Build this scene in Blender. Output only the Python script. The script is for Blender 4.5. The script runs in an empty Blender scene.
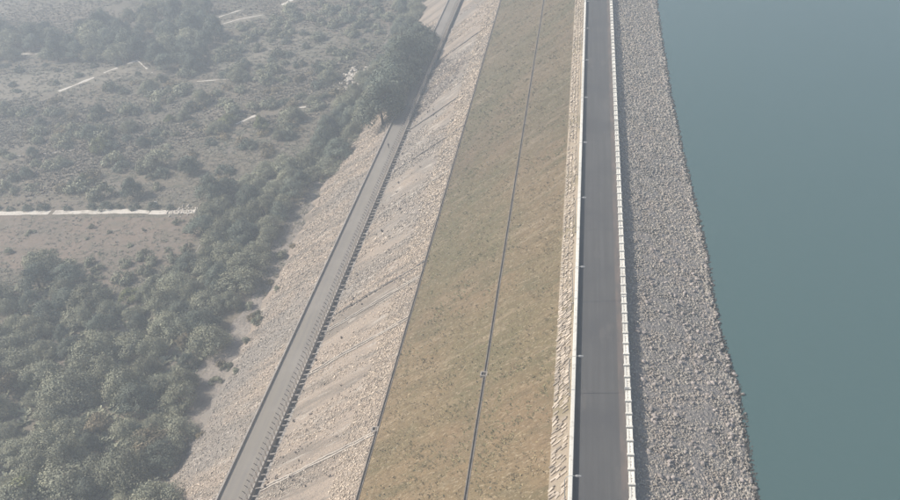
import bpy, bmesh, math, random
import numpy as np
from mathutils import Vector, Matrix

rng = np.random.default_rng(7)
random.seed(7)
S = bpy.context.scene
COL = S.collection

# ------------------------------------------------------------------ camera
H = 82.5                                   # camera height above the crest road (m)
FPX = 900.0                                # focal length for a 900 px wide frame
# world axes (rows) in camera axes (right, down, forward)
RC = np.array([[0.9870961, 0.0, -0.1601289], [0.1339661, -0.5477929, 0.8258184], [-0.0877175, -0.8366140, -0.5407243]])
cd = bpy.data.cameras.new('camera'); cam = bpy.data.objects.new('camera', cd); COL.objects.link(cam)
cd.sensor_width = 36.0; cd.lens = 36.0; cd.clip_start = 1.0; cd.clip_end = 12000.0
M = Matrix.Identity(4)
for i in range(3):
    M[i][0] = RC[i, 0]; M[i][1] = -RC[i, 1]; M[i][2] = -RC[i, 2]
M[2][3] = H
cam.matrix_world = M
S.camera = cam

# ------------------------------------------------------------------ light
SUN_EL = math.radians(43.0)
SUN_AZ = (-1.0, -0.06)                     # the sun stands to the left of the dam
w = bpy.data.worlds.new('World'); S.world = w; w.use_nodes = True
nt = w.node_tree; nt.nodes.clear()
sky = nt.nodes.new('ShaderNodeTexSky'); sky.sky_type = 'NISHITA'; sky.sun_disc = False
sky.sun_elevation = SUN_EL; sky.sun_rotation = math.atan2(SUN_AZ[0], SUN_AZ[1]) % (2 * math.pi)
sky.dust_density = 3.0; sky.air_density = 1.2
bg = nt.nodes.new('ShaderNodeBackground'); bg.inputs['Strength'].default_value = 0.10
wo = nt.nodes.new('ShaderNodeOutputWorld')
nt.links.new(sky.outputs[0], bg.inputs[0]); nt.links.new(bg.outputs[0], wo.inputs[0])
sl = bpy.data.lights.new('sun', 'SUN'); sl.energy = 4.7; sl.angle = math.radians(0.55); sl.color = (1.0, 0.95, 0.87)
so = bpy.data.objects.new('sun', sl); COL.objects.link(so)
sd = Vector((SUN_AZ[0], SUN_AZ[1], 0)).normalized() * math.cos(SUN_EL) + Vector((0, 0, math.sin(SUN_EL)))
so.rotation_euler = sd.to_track_quat('Z', 'Y').to_euler(); so.location = (-200, 0, 300)
S.view_settings.view_transform = 'Standard'; S.view_settings.look = 'None'
S.view_settings.gamma = 1.0; S.view_settings.use_curve_mapping = False
S.view_settings.exposure = 0.20
S.cycles.volume_bounces = 1
S.cycles.max_bounces = 6

HAZE = 0.00108

# ------------------------------------------------------------------ geometry constants
X0, Z0, MS = -3.35, -0.25, 1.6             # downstream face: z = Z0 + (x - X0)/MS
GZ = -46.2                                 # plain at the foot of the dam
YA, YB = -60.0, 900.0                      # the dam's ends
def ray(px, py):
    return RC @ np.array([px - 450.0, py - 250.0, FPX])
def at(px, py, z=GZ):                      # photograph point -> point on a level plane
    d = ray(px, py); t = (z - H) / d[2]
    return np.array([d[0] * t, d[1] * t, z])
def on_face(px, py):                       # photograph point -> point on the downstream face
    d = ray(px, py); n = np.array([-1 / MS, 0, 1.0])
    t = n.dot(np.array([X0, 0, Z0]) - np.array([0, 0, H])) / n.dot(d)
    return np.array([0, 0, H]) + d * t
def face_z(x): return Z0 + (x - X0) / MS
def line_x(a, b):                          # x(Y) of a straight line on the face through two photo points
    A, B = on_face(*a), on_face(*b); k = (B[0] - A[0]) / (B[1] - A[1])
    return lambda y: A[0] + k * (np.clip(y, -60, 420) - A[1])
x_strip = line_x((548, 500), (575, 0))
x_mid = line_x((465, 500), (544, 0))
x_low = line_x((357, 500), (501, 0))
x_bermr = line_x((248, 500), (460.5, 0))
def z_berm(y): return face_z(x_bermr(y))
_bl0 = at(218, 500, float(z_berm(100.0))); _bl1 = at(449, 0, float(z_berm(365.0)))
def x_berml(y):
    k = (_bl1[0] - _bl0[0]) / (_bl1[1] - _bl0[1])
    return _bl0[0] + k * (np.clip(y, -60, 420) - _bl0[1])
def x_toe(y): return x_berml(y) - 0.3 - MS * (z_berm(y) - GZ)
_sy = [-60, 60, 81, 99, 115, 138, 170, 203, 236, 278, 420, 900]
_sx = [19.8, 19.8, 19.9, 20.2, 19.1, 19.2, 18.1, 17.6, 17.7, 18.1, 18.3, 18.3]
WZ = -6.0
def x_shore(y): return np.interp(y, _sy, _sx) * 0.978
def up_z(x, y): return -0.25 + (x - 4.6) / (x_shore(y) - 4.6) * (WZ + 0.25)

# ------------------------------------------------------------------ helpers
def tag(o, label=None, cat=None, group=None, kind=None):
    if label: o['label'] = label
    if cat: o['category'] = cat
    if group: o['group'] = group
    if kind: o['kind'] = kind
    return o
def link(name, me, parent=None):
    o = bpy.data.objects.new(name, me); COL.objects.link(o)
    if parent is not None: o.parent = parent
    return o
def empty(name, loc=(0, 0, 0), rz=0.0):
    o = bpy.data.objects.new(name, None); COL.objects.link(o); o.location = loc; o.rotation_euler = (0, 0, rz); return o
def np_mesh(name, V, F, mat, smooth=False, tint=None):
    """V (n,3); F (m,k) all faces with k corners"""
    me = bpy.data.meshes.new(name); V = np.asarray(V, np.float32); F = np.asarray(F, np.int32); k = F.shape[1]
    me.vertices.add(len(V)); me.vertices.foreach_set('co', V.ravel())
    me.loops.add(F.size); me.loops.foreach_set('vertex_index', F.ravel())
    me.polygons.add(len(F)); me.polygons.foreach_set('loop_start', np.arange(0, F.size, k, dtype=np.int32))
    me.polygons.foreach_set('loop_total', np.full(len(F), k, np.int32))
    me.polygons.foreach_set('use_smooth', np.full(len(F), smooth, bool))
    if tint is not None:
        a = me.attributes.new('tint', 'FLOAT', 'POINT'); a.data.foreach_set('value', np.asarray(tint, np.float32))
    me.update(calc_edges=True)
    if mat: me.materials.append(mat)
    return me
class MB:                                  # collects boxes and tubes into one mesh
    def __init__(s): s.v = []; s.f = []
    def box(s, a, b):
        n = len(s.v); (x0, y0, z0), (x1, y1, z1) = a, b
        s.v += [(x0, y0, z0), (x1, y0, z0), (x1, y1, z0), (x0, y1, z0), (x0, y0, z1), (x1, y0, z1), (x1, y1, z1), (x0, y1, z1)]
        s.f += [tuple(n + i for i in q) for q in ((3, 2, 1, 0), (4, 5, 6, 7), (0, 1, 5, 4), (1, 2, 6, 5), (2, 3, 7, 6), (3, 0, 4, 7))]
    def loft(s, rings, cap=True):          # rings of equal length
        n = len(s.v); k = len(rings[0])
        for r in rings: s.v += [tuple(p) for p in r]
        for i in range(len(rings) - 1):
            for j in range(k):
                a = n + i * k + j; b = n + i * k + (j + 1) % k
                s.f.append((a, b, b + k, a + k))
        if cap:
            s.f.append(tuple(n + j for j in range(k))[::-1]); s.f.append(tuple(n + (len(rings) - 1) * k + j for j in range(k)))
    def tube(s, pts, rad, k=6, cap=True):
        pts = [Vector(p) for p in pts]; rings = []
        for i, p in enumerate(pts):
            t = (pts[min(i + 1, len(pts) - 1)] - pts[max(i - 1, 0)]).normalized()
            u = t.orthogonal().normalized() if abs(t.y) > 0.99 else t.cross(Vector((0, 1, 0))).normalized()
            v = t.cross(u); r = rad[i] if hasattr(rad, '__len__') else rad
            rings.append([p + u * (r * math.cos(2 * math.pi * j / k)) + v * (r * math.sin(2 * math.pi * j / k)) for j in range(k)])
        s.loft(rings, cap)
    def mesh(s, name, mat, smooth=False):
        me = bpy.data.meshes.new(name); me.from_pydata([tuple(p) for p in s.v], [], s.f); me.update()
        bm = bmesh.new(); bm.from_mesh(me); bmesh.ops.recalc_face_normals(bm, faces=bm.faces); bm.to_mesh(me); bm.free()
        if smooth:
            for p in me.polygons: p.use_smooth = True
        me.materials.append(mat); return me
    def build(s, name, mat, parent=None, smooth=False): return link(name, s.mesh(name, mat, smooth), parent)

def vnoise(x, y, seed=0):                  # value noise, arrays
    x = np.asarray(x, float); y = np.asarray(y, float)
    xi = np.floor(x).astype(np.int64); yi = np.floor(y).astype(np.int64); xf = x - xi; yf = y - yi
    def h(a, b):
        n = (a * 374761393 + b * 668265263 + seed * 974711) & 0xffffffff
        n = ((n ^ (n >> 13)) * 1274126177) & 0xffffffff
        return ((n ^ (n >> 16)) & 0xffff) / 65535.0
    u = xf * xf * (3 - 2 * xf); v = yf * yf * (3 - 2 * yf)
    return (h(xi, yi) * (1 - u) + h(xi + 1, yi) * u) * (1 - v) + (h(xi, yi + 1) * (1 - u) + h(xi + 1, yi + 1) * u) * v
def fbm(x, y, seed=0, o=3):
    s = 0; a = 0.5
    for k in range(o): s = s + a * vnoise(x * 2 ** k, y * 2 ** k, seed + k); a *= 0.5
    return s / (1 - 0.5 ** o)

# ------------------------------------------------------------------ materials
def mat_base(name, rough=0.9, spec=0.25):
    m = bpy.data.materials.new(name); m.use_nodes = True; t = m.node_tree
    b = t.nodes['Principled BSDF']; b.inputs['Roughness'].default_value = rough
    b.inputs['Specular IOR Level'].default_value = spec
    return m, t, b
def earth(name, base, layers=(), rough=0.92, bump=None, tint=None, rnd=None, spec=0.2, far_haze=False, wet=False):
    """base colour, then layers (scale, (sx,sy,sz), lo, hi, colour, amount) of noise; tint / rnd = brightness spread"""
    m, t, b = mat_base(name, rough, spec); N = t.nodes.new; L = t.links.new
    geo = N('ShaderNodeNewGeometry')
    col = N('ShaderNodeRGB'); col.outputs[0].default_value = (*base, 1); cur = col.outputs[0]
    for (sc, st, lo, hi, c, amt) in layers:
        mp = N('ShaderNodeMapping'); mp.inputs['Scale'].default_value = st; L(geo.outputs['Position'], mp.inputs['Vector'])
        no = N('ShaderNodeTexNoise'); no.inputs['Scale'].default_value = sc; no.inputs['Detail'].default_value = 5; no.inputs['Roughness'].default_value = 0.6
        L(mp.outputs[0], no.inputs['Vector'])
        mr = N('ShaderNodeMapRange'); mr.inputs[1].default_value = lo; mr.inputs[2].default_value = hi; mr.inputs[4].default_value = amt
        L(no.outputs['Fac'], mr.inputs[0])
        mx = N('ShaderNodeMix'); mx.data_type = 'RGBA'; L(mr.outputs[0], mx.inputs['Factor']); L(cur, mx.inputs['A']); mx.inputs['B'].default_value = (*c, 1)
        cur = mx.outputs['Result']
    if far_haze:                             # distance haze painted into the grass colour, greyer and bluer farther off
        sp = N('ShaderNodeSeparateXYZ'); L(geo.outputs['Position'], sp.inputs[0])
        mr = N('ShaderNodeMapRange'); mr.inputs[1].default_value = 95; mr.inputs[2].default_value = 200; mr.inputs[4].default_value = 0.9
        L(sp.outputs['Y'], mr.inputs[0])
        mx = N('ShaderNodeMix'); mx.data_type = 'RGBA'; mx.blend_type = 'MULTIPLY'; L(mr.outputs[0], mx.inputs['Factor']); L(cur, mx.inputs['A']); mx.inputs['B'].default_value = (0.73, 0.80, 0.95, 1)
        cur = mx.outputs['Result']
    if wet:                                 # stones stay wet a hand's breadth above the water
        sp = N('ShaderNodeSeparateXYZ'); L(geo.outputs['Position'], sp.inputs[0])
        mr = N('ShaderNodeMapRange'); mr.inputs[1].default_value = WZ + 0.32; mr.inputs[2].default_value = WZ + 0.14; mr.inputs[4].default_value = 1.0
        L(sp.outputs['Z'], mr.inputs[0])
        mx = N('ShaderNodeMix'); mx.data_type = 'RGBA'; L(mr.outputs[0], mx.inputs['Factor']); L(cur, mx.inputs['A']); mx.inputs['B'].default_value = (0.075, 0.07, 0.062, 1)
        cur = mx.outputs['Result']
    def scaled(sock, lo, hi, cur):
        mr = N('ShaderNodeMapRange'); mr.inputs[3].default_value = lo; mr.inputs[4].default_value = hi; L(sock, mr.inputs[0])
        vm = N('ShaderNodeVectorMath'); vm.operation = 'SCALE'; L(cur, vm.inputs[0]); L(mr.outputs[0], vm.inputs['Scale']); return vm.outputs[0]
    if tint:
        a = N('ShaderNodeAttribute'); a.attribute_name = 'tint'; cur = scaled(a.outputs['Fac'], tint[0], tint[1], cur)
    if rnd:
        oi = N('ShaderNodeObjectInfo'); cur = scaled(oi.outputs['Random'], rnd[0], rnd[1], cur)
    L(cur, b.inputs['Base Color'])
    if bump:
        no = N('ShaderNodeTexNoise'); no.inputs['Scale'].default_value = bump[0]; no.inputs['Detail'].default_value = 6
        L(geo.outputs['Position'], no.inputs['Vector'])
        bp = N('ShaderNodeBump'); bp.inputs['Strength'].default_value = bump[1]; bp.inputs['Distance'].default_value = bump[2]
        L(no.outputs['Fac'], bp.inputs['Height']); L(bp.outputs[0], b.inputs['Normal'])
    return m
MT = {}
MT['asphalt'] = earth('asphalt', (0.080, 0.079, 0.077), [
    (0.5, (3.0, 0.05, 1), 0.42, 0.62, (0.108, 0.106, 0.105), 0.7), (0.09, (1, 1, 1), 0.45, 0.65, (0.066, 0.066, 0.069), 0.8), (0.25, (1, 0.3, 1), 0.6, 0.66, (0.12, 0.112, 0.105), 0.6),
    (9, (1, 1, 1), 0.35, 0.7, (0.125, 0.12, 0.117), 0.5)], 0.85, (30, 0.3, 0.02))
MT['dust'] = earth('road_dust', (0.14, 0.117, 0.108), [(1.2, (1, 0.2, 1), 0.4, 0.6, (0.10, 0.094, 0.092), 0.9)], 0.95)
MT['white'] = earth('whitewash', (0.72, 0.69, 0.62), [(1.6, (1, 1, 1), 0.52, 0.72, (0.42, 0.38, 0.32), 0.8), (7, (1, 1, 1), 0.55, 0.75, (0.5, 0.46, 0.4), 0.6)], 0.8, rnd=(0.86, 1.05))
MT['white_stain'] = earth('whitewash_stained', (0.52, 0.48, 0.42), [(4, (1, 1, 1), 0.5, 0.62, (0.16, 0.15, 0.14), 0.9)], 0.9)
MT['concrete'] = earth('concrete', (0.40, 0.36, 0.315), [(0.8, (1, 1, 1), 0.45, 0.65, (0.28, 0.255, 0.23), 0.8), (6, (1, 1, 1), 0.5, 0.7, (0.2, 0.18, 0.17), 0.5)], 0.9, (12, 0.3, 0.02))
MT['post'] = earth('post_concrete', (0.66, 0.58, 0.49), [(2.0, (1, 1, 1), 0.5, 0.65, (0.4, 0.34, 0.28), 0.7)], 0.9)
MT['chute'] = earth('chute_concrete', (0.45, 0.40, 0.34), [(0.7, (1, 1, 1), 0.45, 0.6, (0.33, 0.29, 0.25), 0.9)], 0.9)
MT['drain_curb'] = earth('drain_curb', (0.24, 0.21, 0.18), [(0.7, (1, 1, 1), 0.45, 0.6, (0.16, 0.14, 0.12), 0.9)], 0.9)
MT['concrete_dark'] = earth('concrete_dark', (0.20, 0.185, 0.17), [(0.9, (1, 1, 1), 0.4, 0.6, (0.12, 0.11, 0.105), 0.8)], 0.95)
MT['track'] = earth('service_road', (0.27, 0.24, 0.2), [(0.35, (3, 0.06, 1), 0.42, 0.6, (0.225, 0.205, 0.185), 0.8), (0.1, (1, 1, 1), 0.45, 0.65, (0.31, 0.28, 0.245), 0.7),
    (8, (1, 1, 1), 0.4, 0.7, (0.2, 0.18, 0.165), 0.5)], 0.92, (20, 0.3, 0.03))
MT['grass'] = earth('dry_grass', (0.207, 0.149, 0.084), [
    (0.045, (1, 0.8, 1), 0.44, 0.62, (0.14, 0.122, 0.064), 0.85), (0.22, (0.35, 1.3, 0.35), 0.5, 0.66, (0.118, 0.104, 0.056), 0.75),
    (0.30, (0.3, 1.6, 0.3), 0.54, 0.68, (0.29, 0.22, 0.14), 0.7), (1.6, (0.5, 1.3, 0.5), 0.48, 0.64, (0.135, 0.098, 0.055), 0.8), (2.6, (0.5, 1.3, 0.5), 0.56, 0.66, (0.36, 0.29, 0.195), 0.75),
    (0.02, (1, 1, 1), 0.5, 0.65, (0.19, 0.125, 0.08), 0.4)], 0.95, (3.0, 0.8, 0.25), far_haze=True)
MT['tuft'] = earth('grass_tuft', (0.228, 0.174, 0.10), [(0.05, (1, 0.8, 1), 0.42, 0.6, (0.165, 0.148, 0.08), 0.9)], 0.95, tint=(0.7, 1.7), far_haze=True)
PALE = (0.43, 0.37, 0.315)
MT['rubble_bed'] = earth('rubble_bed', (0.335, 0.272, 0.216), [
    (0.16, (0.16, 1.6, 0.16), 0.47, 0.58, (0.195, 0.165, 0.135), 0.85), (0.4, (0.22, 1.4, 0.22), 0.58, 0.66, (0.17, 0.15, 0.125), 0.7), (0.03, (1, 1, 1), 0.5, 0.62, (0.24, 0.215, 0.188), 0.8),
    (0.5, (0.25, 1.5, 0.25), 0.56, 0.68, (0.46, 0.41, 0.35), 0.8), (3.0, (1, 1, 1), 0.5, 0.66, (0.20, 0.17, 0.15), 0.7)], 0.95, (2.5, 0.9, 0.3))
MT['pale_stone'] = earth('pale_stone', (0.47, 0.388, 0.305), [(0.16, (0.16, 1.6, 0.16), 0.47, 0.58, (0.34, 0.298, 0.25), 0.8), (0.03, (1, 1, 1), 0.5, 0.62, (0.37, 0.325, 0.278), 0.8)], 0.9, tint=(0.55, 1.4))
MT['cream_stone'] = earth('cream_stone', (0.49, 0.405, 0.315), [(0.06, (1, 1, 1), 0.46, 0.6, (0.42, 0.355, 0.29), 0.7)], 0.9, tint=(0.65, 1.25))
MT['grey_stone'] = earth('grey_stone', (0.39, 0.345, 0.29), [(0.05, (1, 1, 1), 0.45, 0.62, (0.33, 0.302, 0.265), 0.8), (0.25, (1, 1, 1), 0.5, 0.62, (0.42, 0.355, 0.30), 0.6)], 0.9, tint=(0.7, 1.3), wet=True)
MT['boulder'] = earth('boulder', (0.39, 0.34, 0.305), [(1.5, (1, 1, 1), 0.45, 0.65, (0.32, 0.285, 0.265), 0.7)], 0.9, rnd=(0.75, 1.15), wet=True)
MT['slab'] = earth('pitching_slab', (0.43, 0.365, 0.295), [(1.2, (1, 1, 1), 0.48, 0.66, (0.33, 0.275, 0.22), 0.7)], 0.9, rnd=(0.55, 1.35))
MT['slab_t'] = earth('pitching_slab_far', (0.44, 0.375, 0.30), [(1.2, (1, 1, 1), 0.48, 0.66, (0.33, 0.28, 0.22), 0.7)], 0.9, tint=(0.65, 1.3))
MT['strip_bed'] = earth('pitching_bed', (0.32, 0.262, 0.20), [(0.8, (1, 1, 1), 0.45, 0.62, (0.33, 0.275, 0.2), 0.7), (0.07, (0.4, 1, 0.4), 0.5, 0.6, (0.21, 0.175, 0.11), 0.8)], 0.95, (3, 0.8, 0.2))
MT['stone_bed'] = earth('stone_bed', (0.29, 0.26, 0.235), [(1.5, (1, 1, 1), 0.45, 0.62, (0.25, 0.225, 0.205), 0.8)], 0.95, (2, 1.0, 0.4), wet=True)
MT['ground'] = earth('plain_soil', (0.195, 0.162, 0.122), [
    (0.02, (1, 1, 1), 0.45, 0.6, (0.155, 0.138, 0.104), 0.9), (0.08, (1, 1, 1), 0.5, 0.64, (0.205, 0.18, 0.15), 0.6),
    (0.35, (1, 1, 1), 0.52, 0.66, (0.10, 0.10, 0.07), 0.8), (0.035, (0.6, 1.5, 1), 0.55, 0.68, (0.22, 0.17, 0.145), 0.6)], 0.95, (0.8, 0.8, 0.6))
MT['field'] = earth('ploughed_field', (0.215, 0.166, 0.128), [(0.06, (1, 1, 1), 0.45, 0.62, (0.175, 0.145, 0.115), 0.8), (0.5, (1, 1, 1), 0.5, 0.66, (0.25, 0.205, 0.17), 0.6), (0.15, (1, 1, 1), 0.52, 0.66, (0.14, 0.13, 0.095), 0.6)], 0.95, (1.2, 0.7, 0.3))
MT['tanfield'] = earth('dry_pasture', (0.235, 0.205, 0.16), [(0.05, (1, 1, 1), 0.45, 0.62, (0.18, 0.165, 0.125), 0.8), (0.6, (1, 1, 1), 0.52, 0.66, (0.17, 0.15, 0.115), 0.7)], 0.95, (1.2, 0.7, 0.3))
MT['path'] = earth('dirt_path', (0.64, 0.58, 0.50), [(0.25, (1, 1, 1), 0.5, 0.62, (0.42, 0.37, 0.31), 0.8), (1.5, (1, 1, 1), 0.56, 0.66, (0.30, 0.26, 0.21), 0.7)], 0.95)
MT['bark'] = earth('bark', (0.13, 0.105, 0.085), [(3, (1, 1, 0.3), 0.45, 0.6, (0.08, 0.065, 0.055), 0.8)], 0.95)
MT['barkpale'] = earth('pale_bark', (0.50, 0.46, 0.40), [(3, (1, 1, 0.3), 0.5, 0.65, (0.3, 0.27, 0.23), 0.8)], 0.9)
def leafmat(name, a, b2, rnd):
    m = earth(name, a, [(0.25, (1, 1, 1), 0.42, 0.6, b2, 0.9)], 0.8, tint=(0.6, 1.5), rnd=rnd, spec=0.15)
    return m
MT['leaf'] = leafmat('grey_green_leaf', (0.275, 0.268, 0.185), (0.205, 0.21, 0.152), (0.72, 1.25))
MT['leaf_dark'] = leafmat('dark_leaf', (0.132, 0.15, 0.118), (0.16, 0.17, 0.13), (0.75, 1.25))
MT['leaf_lime'] = leafmat('yellow_green_leaf', (0.20, 0.205, 0.105), (0.17, 0.178, 0.10), (0.9, 1.15))
MT['leaf_tan'] = leafmat('dry_leaf', (0.235, 0.19, 0.12), (0.19, 0.165, 0.11), (0.85, 1.2))
MT['scrub'] = earth('scrub', (0.20, 0.18, 0.138), [(0.03, (1, 1, 1), 0.45, 0.6, (0.14, 0.137, 0.10), 0.9), (0.15, (1, 1, 1), 0.5, 0.62, (0.215, 0.18, 0.14), 0.7)], 0.95, tint=(0.8, 1.3))
MT['thicket'] = earth('thicket_leaf', (0.235, 0.198, 0.152), [(0.03, (1, 1, 1), 0.45, 0.6, (0.185, 0.165, 0.13), 0.9), (0.1, (1, 1, 1), 0.52, 0.62, (0.215, 0.19, 0.15), 0.7)], 0.95, tint=(0.75, 1.3))
MT['brush'] = earth('dry_brush', (0.19, 0.158, 0.138), [(0.3, (1, 1, 1), 0.45, 0.62, (0.14, 0.12, 0.108), 0.8)], 0.95, tint=(0.7, 1.25))
MT['steel'] = earth('galvanised_steel', (0.34, 0.34, 0.33), [(2, (1, 1, 1), 0.5, 0.65, (0.22, 0.21, 0.2), 0.6)], 0.5, spec=0.5)
MT['steel_dark'] = earth('rusty_steel', (0.07, 0.06, 0.055), [(3, (1, 1, 1), 0.5, 0.65, (0.12, 0.07, 0.045), 0.6)], 0.8)
MT['lens'] = earth('lamp_lens', (0.6, 0.6, 0.56), [], 0.3)
MT['skin'] = earth('skin', (0.20, 0.11, 0.07), [], 0.7)
MT['shirt'] = earth('dark_shirt', (0.03, 0.032, 0.04), [(6, (1, 1, 1), 0.45, 0.6, (0.045, 0.045, 0.055), 0.8)], 0.9)
MT['trousers'] = earth('dark_trousers', (0.028, 0.026, 0.028), [(6, (1, 1, 1), 0.45, 0.6, (0.04, 0.038, 0.04), 0.8)], 0.9)
MT['hair'] = earth('hair', (0.012, 0.01, 0.009), [], 0.7)
# water: turbid green-blue reservoir
m, t, b = mat_base('reservoir_water', 0.22, 0.5)
geo = t.nodes.new('ShaderNodeNewGeometry')
n1 = t.nodes.new('ShaderNodeTexNoise'); n1.inputs['Scale'].default_value = 0.012; n1.inputs['Detail'].default_value = 4
n2 = t.nodes.new('ShaderNodeTexNoise'); n2.inputs['Scale'].default_value = 0.9; n2.inputs['Detail'].default_value = 5
mx = t.nodes.new('ShaderNodeMix'); mx.data_type = 'RGBA'
mx.inputs['A'].default_value = (0.066, 0.112, 0.110, 1); mx.inputs['B'].default_value = (0.070, 0.122, 0.117, 1)
bp = t.nodes.new('ShaderNodeBump'); bp.inputs['Strength'].default_value = 0.5; bp.inputs['Distance'].default_value = 0.08
for nn in (n1, n2): t.links.new(geo.outputs['Position'], nn.inputs['Vector'])
t.links.new(n1.outputs['Fac'], mx.inputs['Factor']); t.links.new(mx.outputs['Result'], b.inputs['Base Color'])
t.links.new(n2.outputs['Fac'], bp.inputs['Height']); t.links.new(bp.outputs[0], b.inputs['Normal'])
MT['water'] = m

# ------------------------------------------------------------------ the setting
def sheet_poly(name, pts, z, mat, jag=0.0, seed=0, step=3.0):
    P = []
    n = len(pts)
    for i in range(n):
        a, c = np.array(pts[i][:2], float), np.array(pts[(i + 1) % n][:2], float)
        k = max(1, int(np.linalg.norm(c - a) / step)); d = (c - a) / max(np.linalg.norm(c - a), 1e-6); nn = np.array([-d[1], d[0]])
        for j in range(k):
            p = a + (c - a) * j / k
            P.append(p + nn * jag * (2 * float(fbm(p[0] / 6 + seed, p[1] / 6, seed, 3)) - 1))
    bm = bmesh.new(); vs = [bm.verts.new((p[0], p[1], z)) for p in P]
    f = bm.faces.new(vs); bm.normal_update()
    if f.normal.z < 0: f.normal_flip()
    bmesh.ops.triangulate(bm, faces=[f])
    me = bpy.data.meshes.new(name); bm.to_mesh(me); bm.free(); me.materials.append(mat)
    return tag(link(name, me), kind='structure')
sheet_poly('ground', [(-3200, -3000), (3200, -3000), (3200, 3200), (-3200, 3200)], GZ, MT['ground'], step=1e9)

def strip_grid(name, xl, xr, zl, zr, ys, nx, mat, bumpfn=None, smooth=True, tintless=True):
    """sheet between two lines x(Y), z(Y), along the dam"""
    ys = np.asarray(ys); u = np.linspace(0, 1, nx + 1)
    Y, U = np.meshgrid(ys, u, indexing='ij')
    XL, XR, ZL, ZR = xl(Y), xr(Y), zl(Y), zr(Y)
    X = XL + (XR - XL) * U; Z = ZL + (ZR - ZL) * U
    if bumpfn is not None: Z = Z + bumpfn(X, Y, U)
    V = np.stack([X, Y, Z], -1).reshape(-1, 3)
    i, j = np.meshgrid(np.arange(len(ys) - 1), np.arange(nx), indexing='ij')
    a = i * (nx + 1) + j; F = np.stack([a, a + 1, a + nx + 2, a + nx + 1], -1).reshape(-1, 4)
    return tag(link(name, np_mesh(name, V, F, mat, smooth)), kind='structure')
ys_near = np.concatenate([np.arange(-60, 50, 5.0), np.arange(50, 330, 0.6), np.arange(330, 901, 4.0)])
ys_mid = np.concatenate([np.arange(-60, 50, 5.0), np.arange(50, 330, 2.0), np.arange(330, 901, 10.0)])
c_ = lambda v: (lambda y: np.zeros_like(y) + v)
XPL0, XPL1 = -3.25, -2.72                  # left crest parapet
XPR0, XPR1 = 3.82, 4.50                    # right crest parapet
strip_grid('road', c_(XPL1), c_(XPR0), c_(0), c_(0), ys_mid, 6, MT['asphalt'])
strip_grid('road_edge', c_(2.95), c_(XPR0), c_(0.004), c_(0.004), ys_near, 2, MT['dust'], None)
strip_grid('crest_core', c_(-3.60), c_(4.75), c_(-0.45), c_(-0.45), ys_mid, 2, MT['strip_bed'])
fz = lambda f: (lambda y: face_z(f(y)))
tap = lambda U: np.clip(np.minimum(U, 1 - U) * 8, 0, 1)
xs_top = c_(-3.30)
pitch_strip = strip_grid('stone_pitching', x_strip, xs_top, fz(x_strip), fz(xs_top), ys_near, 5, MT['strip_bed'], lambda X, Y, U: tap(U) * 0.18 * (fbm(X * 0.9, Y * 0.9, 3) - 0.5))
GB = lambda X, Y, U: tap(U) * (0.5 * (fbm(X * 0.25, Y * 0.55, 11) - 0.5) + 0.5 * (fbm(X * 0.8, Y * 0.8, 12) - 0.5))
xm_l = lambda y: x_mid(y) - 0.25; xm_r = lambda y: x_mid(y) + 0.25
xl_r = lambda y: x_low(y) + 0.28; xl_l = lambda y: x_low(y) - 0.28
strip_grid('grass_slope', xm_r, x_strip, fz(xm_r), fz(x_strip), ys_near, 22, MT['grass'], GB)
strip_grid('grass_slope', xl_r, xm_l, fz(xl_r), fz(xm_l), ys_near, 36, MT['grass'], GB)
# stone slope between the grass and the service road (its foot is retained by the drain)
xb_t = lambda y: x_bermr(y) + 1.75; zb_t = lambda y: z_berm(y) + 0.40
def RB(X, Y, U):
    return tap(U) * (0.55 * (fbm(X * 0.10, Y * 0.5, 21) - 0.5) + 0.35 * (fbm(X * 0.9, Y * 0.9, 22) - 0.5))
def slope_z(x, y):                          # middle stone slope height
    a, c = xb_t(y), xl_l(y); u = (x - a) / (c - a); z = zb_t(y) + (face_z(c) - zb_t(y)) * u
    return z + RB(x, y, u)
stone_slope = strip_grid('stone_slope', xb_t, xl_l, zb_t, fz(xl_l), ys_near, 40, MT['rubble_bed'], RB)
# lower slope to the plain, with fans of washed-out stone at its foot
xk_l = lambda y: x_berml(y) - 0.30
x_foot = lambda y: x_toe(y) - 1.0
def LB(X, Y, U):
    gully = (np.abs(2 * vnoise(Y * 0.22 + 3, X * 0.02, 31) - 1) - 0.5) * 1.6 * np.clip(0.62 - U, 0, 1)
    return np.clip((1 - U) * 8, 0, 1) * (1.4 * gully + 0.35 * (fbm(X * 0.9, Y * 0.9, 32) - 0.5) + 0.5 * (fbm(X * 0.1, Y * 0.45, 33) - 0.5))
zfoot = c_(GZ - 0.55)
def lower_z(x, y):
    a, c = x_foot(y), xk_l(y); u = (x - a) / (c - a); return (GZ - 0.55) + (z_berm(y) - GZ + 0.55) * u + LB(x, y, u)
lower_slope = strip_grid('stone_slope', x_foot, xk_l, zfoot, z_berm, ys_near, 32, MT['rubble_bed'], LB)
strip_grid('service_road', x_berml, x_bermr, z_berm, z_berm, ys_mid, 4, MT['track'])
# upstream face and reservoir
xu_b = lambda y: 4.6 + (x_shore(y) - 4.6) * 1.5
UB = lambda X, Y, U: tap(U) * 0.5 * (fbm(X * 0.8, Y * 0.8, 41) - 0.5)
riprap = strip_grid('riprap_slope', c_(4.55), xu_b, c_(-0.22), lambda y: np.zeros_like(y) + (-0.22 + (WZ + 0.22) * 1.5), ys_near, 40, MT['stone_bed'], UB)
V = [(14.0, -1500, WZ), (3100, -1500, WZ), (3100, 3000, WZ), (14.0, 3000, WZ)]
tag(link('water', np_mesh('water', V, [[0, 1, 2, 3]], MT['water'])), kind='structure')

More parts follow.
